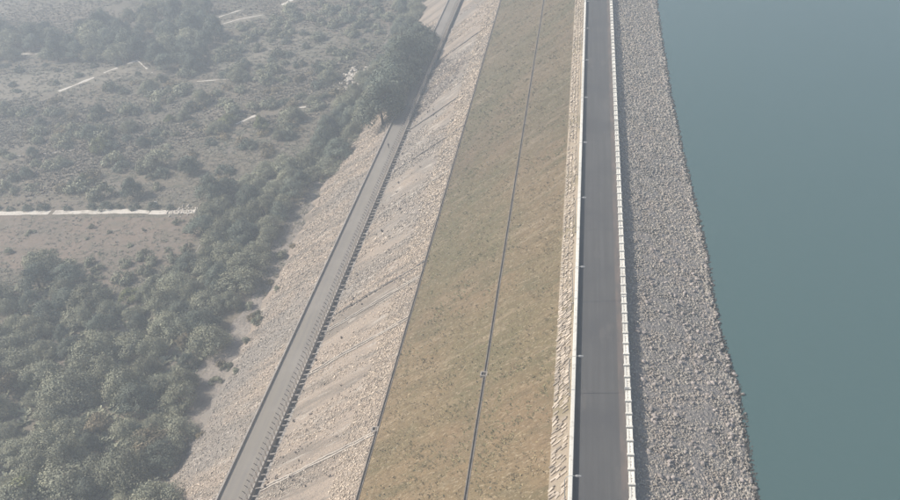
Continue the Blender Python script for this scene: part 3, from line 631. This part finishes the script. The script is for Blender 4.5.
def trunk_mesh(h, seed, mat, multi=1):
    r = np.random.default_rng(seed); mb = MB()
    for k in range(multi):
        lean = r.normal(0, 0.1 * h * (0.5 + 0.6 * multi / 3), 2); r0 = 0.028 * h / multi ** 0.5
        top = (lean[0], lean[1], 0.5 * h)
        mb.tube([(0.1 * k, 0, -0.4), (lean[0] * 0.2 + 0.1 * k, lean[1] * 0.2, 0.2 * h), top], [r0 * 1.3, r0, r0 * 0.7], 6)
        for q in range(3):
            a = r.uniform(0, 6.28); e = (top[0] + math.cos(a) * h * 0.3, top[1] + math.sin(a) * h * 0.3, h * r.uniform(0.65, 0.85))
            mid = tuple((top[i] * 0.5 + e[i] * 0.5) + (0.05 * h if i == 2 else 0) for i in range(3))
            mb.tube([(top[0] * 0.6, top[1] * 0.6, 0.3 * h + 0.05 * q * h), mid, e], [r0 * 0.6, r0 * 0.4, r0 * 0.15], 5)
    return mb.mesh('trunk', mat, True)
T_GREY = [(crown_mesh('crown', MT['leaf'], 9.5, 6.8, 0.7, 40, 8000, 0.21, 100 + i), trunk_mesh(7.5, 200 + i, MT['bark'])) for i in range(8)]
T_DARK = [(crown_mesh('crown', MT['leaf_dark'], 8.0, 7.8, 0.9, 34, 7000, 0.21, 300 + i), trunk_mesh(8.5, 400 + i, MT['bark'])) for i in range(5)]
T_LIME = [(crown_mesh('crown', MT['leaf_lime'], 6.5, 6.0, 1.0, 20, 3200, 0.24, 500 + i), trunk_mesh(6, 520 + i, MT['bark'])) for i in range(2)]
T_TAN = [(crown_mesh('crown', MT['leaf_tan'], 7.0, 6.0, 1.0, 22, 3000, 0.24, 540 + i), trunk_mesh(6, 560 + i, MT['bark'])) for i in range(2)]
T_PALE = [(crown_mesh('crown', MT['leaf'], 7.5, 8.5, 2.6, 18, 2600, 0.26, 580), trunk_mesh(8.5, 590, MT['barkpale'], 3))]
SH_GREY = [(crown_mesh('shrub', MT['leaf'], 3.8, 2.0, 0.0, 13, 1000, 0.2, 600 + i), None) for i in range(5)]
SH_DARK = [(crown_mesh('shrub', MT['leaf_dark'], 4.4, 2.8, 0.0, 13, 1100, 0.21, 620 + i), None) for i in range(3)]
SH_TAN = [(crown_mesh('shrub', MT['leaf_tan'], 3.6, 1.6, 0.0, 12, 800, 0.18, 640 + i), None) for i in range(3)]
PLACED = []
OPEN = [[(-40, 213), (196, 211)], [(40, 99), (72, 86), (104, 73), (136, 61), (152, 73)], [(236, 124), (262, 113), (306, 107)], [(208, 21), (244, 9)], [(212, 27), (240, 19), (263, 15)],
        [(282, 5), (300, -4)], [(20, 54), (46, 53.5)], [(-5, 42), (20, 41)], [(52, 63.5), (80, 61.5)], [(140, 43), (162, 40)], [(160, 29), (176, 26)], [(188, 82), (230, 79)], [(352, 70), (352, 86), (366, 84)], [(196, 252), (216, 226)]]
def to_px(x, y, z=GZ):
    q = (np.array([x, y, z]) - np.array([0, 0, H])) @ RC; return 450 + FPX * q[0] / q[2], 250 + FPX * q[1] / q[2]
def near_open(px, py, d):                  # close to one of the plain's bare paths
    for pl in OPEN:
        for (ax, ay), (bx, by) in zip(pl, pl[1:]):
            t = max(0.0, min(1.0, ((px - ax) * (bx - ax) + (py - ay) * (by - ay)) / ((bx - ax) ** 2 + (by - ay) ** 2)))
            if abs(px - ax - t * (bx - ax)) < d and -2 < py - ay - t * (by - ay) < d * 1.4: return True
    return False
def tree(kindset, x, y, z, sc, label, group, name='tree', cat='tree'):
    cm, tm = kindset[rng.integers(len(kindset))]
    if tm is None:
        r = link(name, cm)
    else:
        r = empty(name); link('crown', cm, r); link('trunk', tm, r)
    r.location = (x, y, z); r.rotation_euler = (0, 0, rng.uniform(0, 6.28)); r.scale = (sc * rng.uniform(0.78, 1.25), sc * rng.uniform(0.78, 1.25), sc * rng.uniform(0.8, 1.2))
    tag(r, label, cat, group); PLACED.append((x, y))
    if group: zoned(r, label, x, y, z)
    return r
ZONES = {}
def zoned(r, label, x, y, z):              # say which stretch of the wood, belt or scrub a plant stands in
    q = (np.array([x, y, z + 4.0]) - np.array([0, 0, H])) @ RC; px, py = 450 + FPX * q[0] / q[2], 250 + FPX * q[1] / q[2]
    if 'wood below' in label:
        v = 'bottom of the wood' if py > 430 else 'lower half of the wood' if py > 360 else 'upper half of the wood' if py > 305 else 'top of the wood'
        e = 225 - 0.55 * (py - 300)
        h = 'beside the stones' if px > e - 45 else 'in the left' if px < 60 else 'in the middle'
        lab = '%s tree, %s, %s' % ('dark round' if 'darker' in label else 'dry brownish' if 'brownish' in label else 'grey green', v, h)
    elif 'belt along' in label:
        v = 'below the dirt road' if py > 205 else 'level with dirt road' if py > 165 else 'level with the walker' if py > 120 else 'level with brush wedge' if py > 60 else 'at its far end'
        h = 'by the stones' if x > x_foot(y) - 6 else 'outer side'
        lab = '%s tree of the dam belt, %s, %s' % ('dark' if 'dark' in label else 'grey', v, h)
    elif 'far belt' in label:
        lab = 'blue hazy tree of the far belt, %s side, %s' % ('upper' if py < 22 else 'middle' if py < 42 else 'lower', 'left half' if px < 100 else 'right half')
    elif 'shrub' in label and 'scrubland' in label:
        v = 'just above the dirt road' if py > 178 else 'low on the scrub' if py > 155 else 'midway up the scrub' if py > 125 else 'high up the scrub' if py > 100 else 'at the scrub top'
        h = 'left side' if px < 90 else 'middle' if px < 190 else 'dam side'
        lab = '%s shrub %s, %s' % ('dry tan' if 'tan' in label else 'dark' if 'dark' in label else 'grey green', v, h)
    elif 'upper scrub' in label:
        lab = '%s shrub on the upper scrub, %s, %s' % ('dark' if 'dark' in label else 'grey', 'near the top edge' if py < 30 else 'below the pale field', 'by the belt' if px < 280 else 'by the dam')
    else: lab = label
    ZONES.setdefault(lab, []).append((px, r))
def finish_labels():
    W_ = 'second third fourth fifth sixth seventh eighth ninth tenth eleventh twelfth thirteenth fourteenth fifteenth'.split()
    O = ['leftmost'] + [q + ' from left' for q in W_]; R_ = ['rightmost'] + [q + ' from right' for q in W_]
    for lab, L_ in ZONES.items():
        L_.sort(key=lambda q: q[0]); n = len(L_)
        for i, (_, r) in enumerate(L_):
            if n > 1:
                j = n - 1 - i; r['group'] = lab
                r['label'] = lab + (', ' + (O[i] if i <= j else R_[j]) if min(i, j) < 15 else '')
            else: r['label'] = lab; r['group'] = lab
def inside(p, poly):
    c = False; n = len(poly); j = n - 1
    for i in range(n):
        if (poly[i][1] > p[1]) != (poly[j][1] > p[1]) and p[0] < (poly[j][0] - poly[i][0]) * (p[1] - poly[i][1]) / (poly[j][1] - poly[i][1]) + poly[i][0]: c = not c
        j = i
    return c
def ground_at(x, y):
    if x > x_foot(y): return max(GZ, float(lower_z(np.array(x), np.array(y))))
    return GZ
def darts(poly_px, mind, count, zc, others=True):
    poly = [at(*p, GZ + zc)[:2] for p in poly_px]; A = np.array(poly); lo, hi = A.min(0), A.max(0); out = []
    for _ in range(count * 60):
        p = rng.uniform(lo, hi)
        if not inside(p, poly) or p[0] > float(x_berml(p[1])) - 1.5 or near_open(*to_px(*p), 5.0): continue
        if all((p[0] - q[0]) ** 2 + (p[1] - q[1]) ** 2 > mind ** 2 for q in out): out.append(p)
        if len(out) >= count: break
    return out
# single trees that stand out
def px_tree(kindset, px, py, sc, label, group=None, name='tree', cat='tree', zc=0.0):
    p = at(px, py, GZ + zc); return tree(kindset, p[0], p[1], ground_at(p[0], p[1]), sc, label, group, name, cat)
px_tree(T_PALE, 161, 168, 1.0, 'pale tree with white stems standing alone on the scrub above the dirt road')
px_tree(T_LIME, 85, 182, 0.62, 'small yellow green tree just above the long dirt road')
px_tree(T_LIME, 28, 508, 1.25, 'bright yellow green tree at the bottom left corner of the wood')
px_tree(T_TAN, 150, 452, 1.15, 'brownish tree among grey green crowns near the bottom of the wood')
px_tree(T_GREY, 44, 272, 1.05, 'pointed grey tree jutting up into the reddish field')
px_tree(T_GREY, 131, 130, 0.75, 'round pale tree in the middle of the scrub')
px_tree(T_DARK, 92, 140, 0.85, 'round dark tree beside a pale bush in the scrub')
px_tree(T_DARK, 34, 157, 0.62, 'small dark tree on a faint pale track in the scrub')
px_tree(T_DARK, 160, 62, 1.0, 'dark tree at the upper end of the diagonal pale path')
px_tree(T_LIME, 133, 300, 0.8, 'lime tinted tree in the upper part of the wood')
px_tree(T_LIME, 101, 152, 0.85, 'pale olive tree beside the round dark tree in the scrub')
px_tree(T_LIME, 228, 124, 0.8, 'pale olive tree at the left end of the bent pale path')
px_tree(T_LIME, 262, 131, 0.9, 'pale olive tree below the bent pale path in the scrub')
px_tree(T_LIME, 170, 122, 0.6, 'small pale olive tree high in the scrub above the pale tree')
px_tree(T_GREY, 184, 120, 0.6, 'small grey tree high in the scrub beside a pale olive one')
gA = 'grey green trees of the wood below the dam'
A_ = [(-40, 300), (0, 287), (40, 268), (70, 262), (95, 300), (130, 292), (165, 275), (203, 243), (235, 230), (280, 200), (270, 232), (240, 268), (216, 322), (192, 376), (176, 428), (164, 480), (150, 560), (-40, 560)]
for p in darts(A_, 5.6, 170, 4.5):
    q = rng.uniform()
    if q < 0.04: tree(T_TAN, p[0], p[1], ground_at(*p), rng.uniform(0.6, 1.0), 'dry brownish tree in the dense wood below the dam', gA)
    elif q < 0.82: tree(T_GREY, p[0], p[1], ground_at(*p), rng.uniform(0.5, 1.1), 'grey green bushy tree in the dense wood below the dam', gA)
    else: tree(T_DARK, p[0], p[1], ground_at(*p), rng.uniform(0.5, 0.95), 'darker rounded tree in the dense wood below the dam', 'darker trees of the wood below the dam')
B_ = [(205, 240), (198, 215), (205, 190), (240, 170), (290, 155), (330, 120), (355, 80), (385, 50), (400, 25), (395, -15), (428, -18), (418, 18), (410, 45), (394, 78), (378, 112), (358, 138), (324, 165), (288, 195), (245, 228)]
for p in darts(B_, 5.6, 140, 4.0):
    q = rng.uniform()
    if q < 0.45: tree(T_DARK, p[0], p[1], ground_at(*p), rng.uniform(0.75, 1.05), 'dark hazy tree in the belt along the foot of the dam', 'dark trees along the foot of the dam')
    else: tree(T_GREY, p[0], p[1], ground_at(*p), rng.uniform(0.65, 0.95), 'greyer hazy tree in the belt along the foot of the dam', 'grey trees along the foot of the dam')
for px, py in ((400, 74), (397, 84), (394, 92), (390, 100), (386, 108), (381, 116), (376, 124), (404, 62), (407, 50)):   # these shade the service road
    p = at(px, py, -36.0); x = float(x_berml(p[1])) - rng.uniform(3.2, 5.0)
    tree(T_DARK, x, p[1], ground_at(x, p[1]) - 0.2, rng.uniform(1.4, 1.75), 'tall dark tree on the bank shading the service road', 'tall trees shading the service road')
D_ = [(-25, 20), (25, 24), (60, 28), (95, 14), (150, 4), (205, 0), (216, 26), (208, 50), (190, 68), (150, 58), (110, 50), (70, 54), (30, 50), (-25, 60)]
for p in darts(D_, 8.0, 66, 4.5):
    tree(T_DARK if rng.uniform() < 0.7 else T_GREY, p[0], p[1], GZ, rng.uniform(0.85, 1.35), 'blue hazy tree in the far belt above the tan field', 'trees of the far belt')
def shrubs(poly, n, mind, kinds, label, group, lo=0.6, hi=1.2):
    for p in darts(poly, mind, n, 0.8): tree(kinds, p[0], p[1], ground_at(*p), rng.uniform(lo, hi), label, group, 'shrub', 'shrub')
C_ = [(-30, 108), (60, 98), (140, 78), (225, 72), (330, 62), (345, 90), (300, 140), (245, 165), (205, 195), (-30, 197)]
shrubs(C_, 66, 4.5, SH_GREY, 'grey green shrub on the scrubland above the dirt road', 'grey shrubs of the scrubland', 0.8, 2.2)
shrubs(C_, 34, 5, SH_DARK, 'dark shrub on the scrubland above the dirt road', 'dark shrubs of the scrubland', 0.6, 1.5)
shrubs(C_, 38, 4, SH_TAN, 'dry tan shrub on the scrubland above the dirt road', 'tan shrubs of the scrubland', 0.8, 1.9)
E_ = [(215, 75), (225, 30), (300, 5), (390, -12), (395, 25), (370, 60), (330, 80), (280, 70)]
shrubs(E_, 42, 4.5, SH_GREY, 'hazy grey shrub on the upper scrub beside the far trees', 'shrubs of the upper scrub', 1.0, 2.3)
shrubs(E_, 30, 5, SH_DARK, 'hazy dark shrub on the upper scrub beside the far trees', 'dark shrubs of the upper scrub', 0.7, 1.5)
shrubs([(-30, 216), (200, 216), (200, 240), (150, 270), (60, 262), (-30, 264)], 14, 6, SH_GREY, 'lone grey shrub in the reddish field', 'shrubs in the reddish field', 0.35, 0.8)
shrubs([(-30, 204), (190, 206), (190, 210), (-30, 210)], 12, 4, SH_DARK, 'dark low shrub lining the dirt road', 'shrubs lining the dirt road', 0.5, 0.9)
shrubs([(-30, 66), (130, 60), (150, 70), (50, 95), (-30, 106)], 16, 8, SH_DARK, 'dark shrub in the tan field', 'shrubs in the tan field', 0.5, 0.9)
shrubs([(60, 262), (120, 262), (190, 240), (196, 250), (150, 285), (90, 300)], 16, 4.5, SH_GREY, 'grey shrub at the edge of the wood by the reddish field', 'shrubs at the edge of the wood', 0.8, 1.5)
k = 0
while k < 34:
    yy = 90 + 230 * rng.uniform(); xx = float(x_foot(yy)) + rng.uniform(-1.5, 8.0) * (0.4 + 0.8 * float(vnoise(yy * 0.12, 5.5, 97)))
    tree(SH_GREY if k % 3 else SH_TAN, xx, yy, ground_at(xx, yy), rng.uniform(0.35, 0.95), 'small shrub rooted on the foot of the stone bank, %s stretch' % ('nearest' if yy < 150 else 'middle' if yy < 230 else 'far'), 'shrubs on the foot of the bank', 'shrub', 'shrub'); k += 1
for p in darts(C_, 14.0, 16, 3.0):
    tree(T_GREY if rng.uniform() < 0.6 else T_DARK, p[0], p[1], ground_at(*p), rng.uniform(0.5, 0.85), 'hazy single tree rising above the scrubland shrubs', 'single trees of the scrubland')
finish_labels()
# ground cover
n = 30000; px = rng.uniform(-40, 430, n); py = rng.uniform(-8, 205, n); G = np.array([at(a, c) for a, c in zip(px, py)])
m_ = (G[:, 0] < x_foot(G[:, 1]) - 1) & (fbm(G[:, 0] * 0.035, G[:, 1] * 0.035, 75) + rng.uniform(-.08, .08, n) > 0.5)
m_ &= np.array([not (near_open(a, c, 2.5) or inside((a, c), [(-40, 78), (60, 70), (125, 66), (152, 73), (100, 84), (55, 93), (0, 103), (-40, 106)]) or inside((a, c), [(210, 50), (250, 36), (305, 26), (338, 38), (310, 60), (265, 68), (220, 70)])) for a, c in zip(px, py)])
G = G[m_]; o = tufts('thicket', G, rng.uniform(0.35, 0.8, len(G)), MT['thicket'], blades=8, spread=1.3, up=0.8); tag(o, 'hazy low thicket spreading over the plain above the dirt road', 'thicket')
n = 46000; px = rng.uniform(-40, 440, n); py = rng.uniform(-8, 300, n) ; G = np.array([at(a, c) for a, c in zip(px, py)])
m_ = (G[:, 0] < x_foot(G[:, 1]) + 3) & (fbm(G[:, 0] * 0.05, G[:, 1] * 0.05, 71) + rng.uniform(-.2, .2, n) > 0.40)
m_ &= np.array([not near_open(a, c, 1.2) for a, c in zip(px, py)])
m_ &= ~((py > 206) & (py < 270) & (px < 200) & (rng.uniform(0, 1, n) > 0.35)) & ~((np.abs(py - 212) < 4) & (px < 198))
G = G[m_]; o = tufts('scrub', G, rng.uniform(0.25, 0.75, len(G)) * np.clip(G[:, 1] / 260, 0.8, 1.3), MT['scrub'], blades=6, spread=1.3, up=0.45); tag(o, 'low grey brown scrub covering the plain between the shrubs', 'scrub')
n = 9000; px = rng.uniform(-40, 430, n); py = rng.uniform(-10, 540, n); keep = np.array([inside((a, c), A_) or inside((a, c), B_) for a, c in zip(px, py)])
G = np.array([at(a, c + 8) for a, c in zip(px[keep], py[keep])]); G = G[G[:, 0] < x_foot(G[:, 1]) + 4]
o = tufts('undergrowth', G, rng.uniform(0.5, 1.1, len(G)), MT['leaf'], blades=9, spread=1.3, up=0.8); tag(o, 'dark undergrowth filling the gaps between the trees below the dam', 'undergrowth')
# the wedge of dry brush on the stone slope and a rubble patch among the trees
wedge = [on_face(*q)[:2] for q in ((402, 60), (468, 57), (455, 80), (432, 102), (412, 122), (398, 128), (385, 110))]
pts = []
lo, hi = np.min(wedge, 0), np.max(wedge, 0)
while len(pts) < 3600:
    p = rng.uniform(lo, hi)
    if inside(p, wedge): pts.append(p)
pts = np.array(pts); P = np.stack([pts[:, 0], pts[:, 1], slope_z(pts[:, 0], pts[:, 1])], -1)
o = tufts('dry_brush', P, rng.uniform(0.22, 0.5, len(P)), MT['brush'], blades=6, up=0.35, spread=1.2); tag(o, 'wedge of grey dry brush on the upper stone slope', 'brush')
c0 = at(357, 78); n = 160; P = np.stack([c0[0] + rng.normal(0, 3.0, n), c0[1] + rng.normal(0, 5.0, n), np.full(n, GZ + 0.3)], -1)
o = stones('rubble', P, rng.uniform(0.3, 0.9, n), MT['path'], None, 0.9, None, 'ico'); tag(o, 'patch of whitish rubble in a gap of the hazy trees', 'rubble')
c0 = at(182, 211); n = 90; P = np.stack([c0[0] + rng.normal(0, 3.0, n), c0[1] + rng.normal(0, 1.4, n), np.full(n, GZ + 0.15)], -1)
o = stones('rubble', P, rng.uniform(0.15, 0.45, n), MT['path'], None, 0.9, None, 'ico'); tag(o, 'whitish rubble at the end of the long dirt road', 'rubble')
# two pale marker stones by the dirt road and a leaning dark post
def marker(px, py, s, label):
    p = at(px, py); r = empty('marker_stone', p); tag(r, label, 'marker stone'); mb = MB()
    mb.loft([[(-0.5 * s, -0.25 * s, -0.2), (0.5 * s, -0.25 * s, -0.2), (0.5 * s, 0.25 * s, -0.2), (-0.5 * s, 0.25 * s, -0.2)], [(-0.48 * s, -0.23 * s, 0.9 * s), (0.48 * s, -0.23 * s, 0.9 * s), (0.48 * s, 0.23 * s, 0.9 * s), (-0.48 * s, 0.23 * s, 0.9 * s)],
             [(-0.3 * s, -0.15 * s, 1.15 * s), (0.3 * s, -0.15 * s, 1.15 * s), (0.3 * s, 0.15 * s, 1.15 * s), (-0.3 * s, 0.15 * s, 1.15 * s)]]); mb.build('slab', MT['white'], r)
    mb = MB(); mb.box((-0.7 * s, -0.4 * s, -0.3), (0.7 * s, 0.4 * s, 0.12)); mb.build('base', MT['concrete'], r)
marker(151.5, 206.5, 1.0, 'squat whitish marker stone above the bend of the dirt road')
marker(156, 205.5, 1.2, 'taller whitish marker stone above the bend of the dirt road')

# ------------------------------------------------------------------ the walker on the service road
def person(loc, rz):
    me = bpy.data.meshes.new('body')
    J = {'pel': (0, 0, .92, .135), 'wst': (0, 0, 1.08, .125), 'chs': (0, .01, 1.28, .155), 'nck': (0, .01, 1.46, .055), 'hd0': (0, .03, 1.56, .085), 'hd1': (0, .03, 1.68, .088),
         'hl': (-.09, 0, .86, .095), 'kl': (-.1, .14, .50, .06), 'al': (-.1, .12, .09, .042), 'tl': (-.1, .27, .04, .035),
         'hr': (.09, 0, .86, .095), 'kr': (.1, -.02, .48, .06), 'ar': (.1, -.28, .14, .042), 'tr': (.1, -.18, .04, .035),
         'sl': (-.19, .01, 1.4, .062), 'el': (-.25, -.08, 1.13, .045), 'wl': (-.24, .0, .88, .032), 'ml': (-.23, .05, .78, .03),
         'sr': (.19, .01, 1.4, .062), 'er': (.25, .06, 1.13, .045), 'wr': (.24, .2, .93, .032), 'mr': (.23, .27, .85, .03)}
    K = list(J); E_ = [('pel', 'wst'), ('wst', 'chs'), ('chs', 'nck'), ('nck', 'hd0'), ('hd0', 'hd1'), ('pel', 'hl'), ('hl', 'kl'), ('kl', 'al'), ('al', 'tl'), ('pel', 'hr'), ('hr', 'kr'), ('kr', 'ar'), ('ar', 'tr'),
         ('chs', 'sl'), ('sl', 'el'), ('el', 'wl'), ('wl', 'ml'), ('chs', 'sr'), ('sr', 'er'), ('er', 'wr'), ('wr', 'mr')]
    me.from_pydata([J[k][:3] for k in K], [(K.index(a), K.index(c)) for a, c in E_], [])
    o = bpy.data.objects.new('tmp', me); COL.objects.link(o)
    sk = o.modifiers.new('s', 'SKIN'); lay = me.skin_vertices[0].data if me.skin_vertices else None
    if lay is None:
        bm = bmesh.new(); bm.from_mesh(me); bm.verts.layers.skin.verify(); bm.to_mesh(me); bm.free(); lay = me.skin_vertices[0].data
    for i, k in enumerate(K): lay[i].radius = (J[k][3], J[k][3] * 0.85); lay[i].use_root = (k == 'pel')
    sub = o.modifiers.new('d', 'SUBSURF'); sub.levels = 2; sub.render_levels = 2
    bpy.context.view_layer.update()
    ev = o.evaluated_get(bpy.context.evaluated_depsgraph_get()); body = bpy.data.meshes.new_from_object(ev)
    bpy.data.objects.remove(o)
    body.name = 'body'; body.materials.clear()
    for mm in ('skin', 'shirt', 'trousers', 'hair'): body.materials.append(MT[mm])
    for p in body.polygons:
        c = p.center; p.use_smooth = True
        p.material_index = 2 if c.z < 0.98 and abs(c.x) < 0.19 else 1 if c.z < 1.45 and (c.z > 1.0 or abs(c.x) < 0.18) else 0
        if c.z > 1.64 or (c.z > 1.54 and c.y < 0.0): p.material_index = 3
    r = link('person', body); r.location = loc; r.rotation_euler = (0, 0, rz); return r
pp = at(389, 149, float(z_berm(np.array(205.0)))); pp[2] = float(z_berm(np.array(pp[1])))
o = person(pp, 0.1); tag(o, 'person in dark clothes walking along the service road by the tree shade', 'person')

# ------------------------------------------------------------------ haze
mh = bpy.data.materials.new('haze'); mh.use_nodes = True; t = mh.node_tree; t.nodes.clear()
ou = t.nodes.new('ShaderNodeOutputMaterial'); pv = t.nodes.new('ShaderNodeVolumePrincipled')
pv.inputs['Color'].default_value = (0.80, 0.89, 1.0, 1); pv.inputs['Density'].default_value = HAZE; pv.inputs['Anisotropy'].default_value = 0.2
t.links.new(pv.outputs[0], ou.inputs['Volume'])
mb = MB(); mb.box((-3400, -3200, GZ - 1.6), (3400, 3400, H + 4.0)); o = mb.build('haze', mh); tag(o, kind='stuff')
tag(o, 'thin pale haze filling the air over the dam and plain', 'haze')
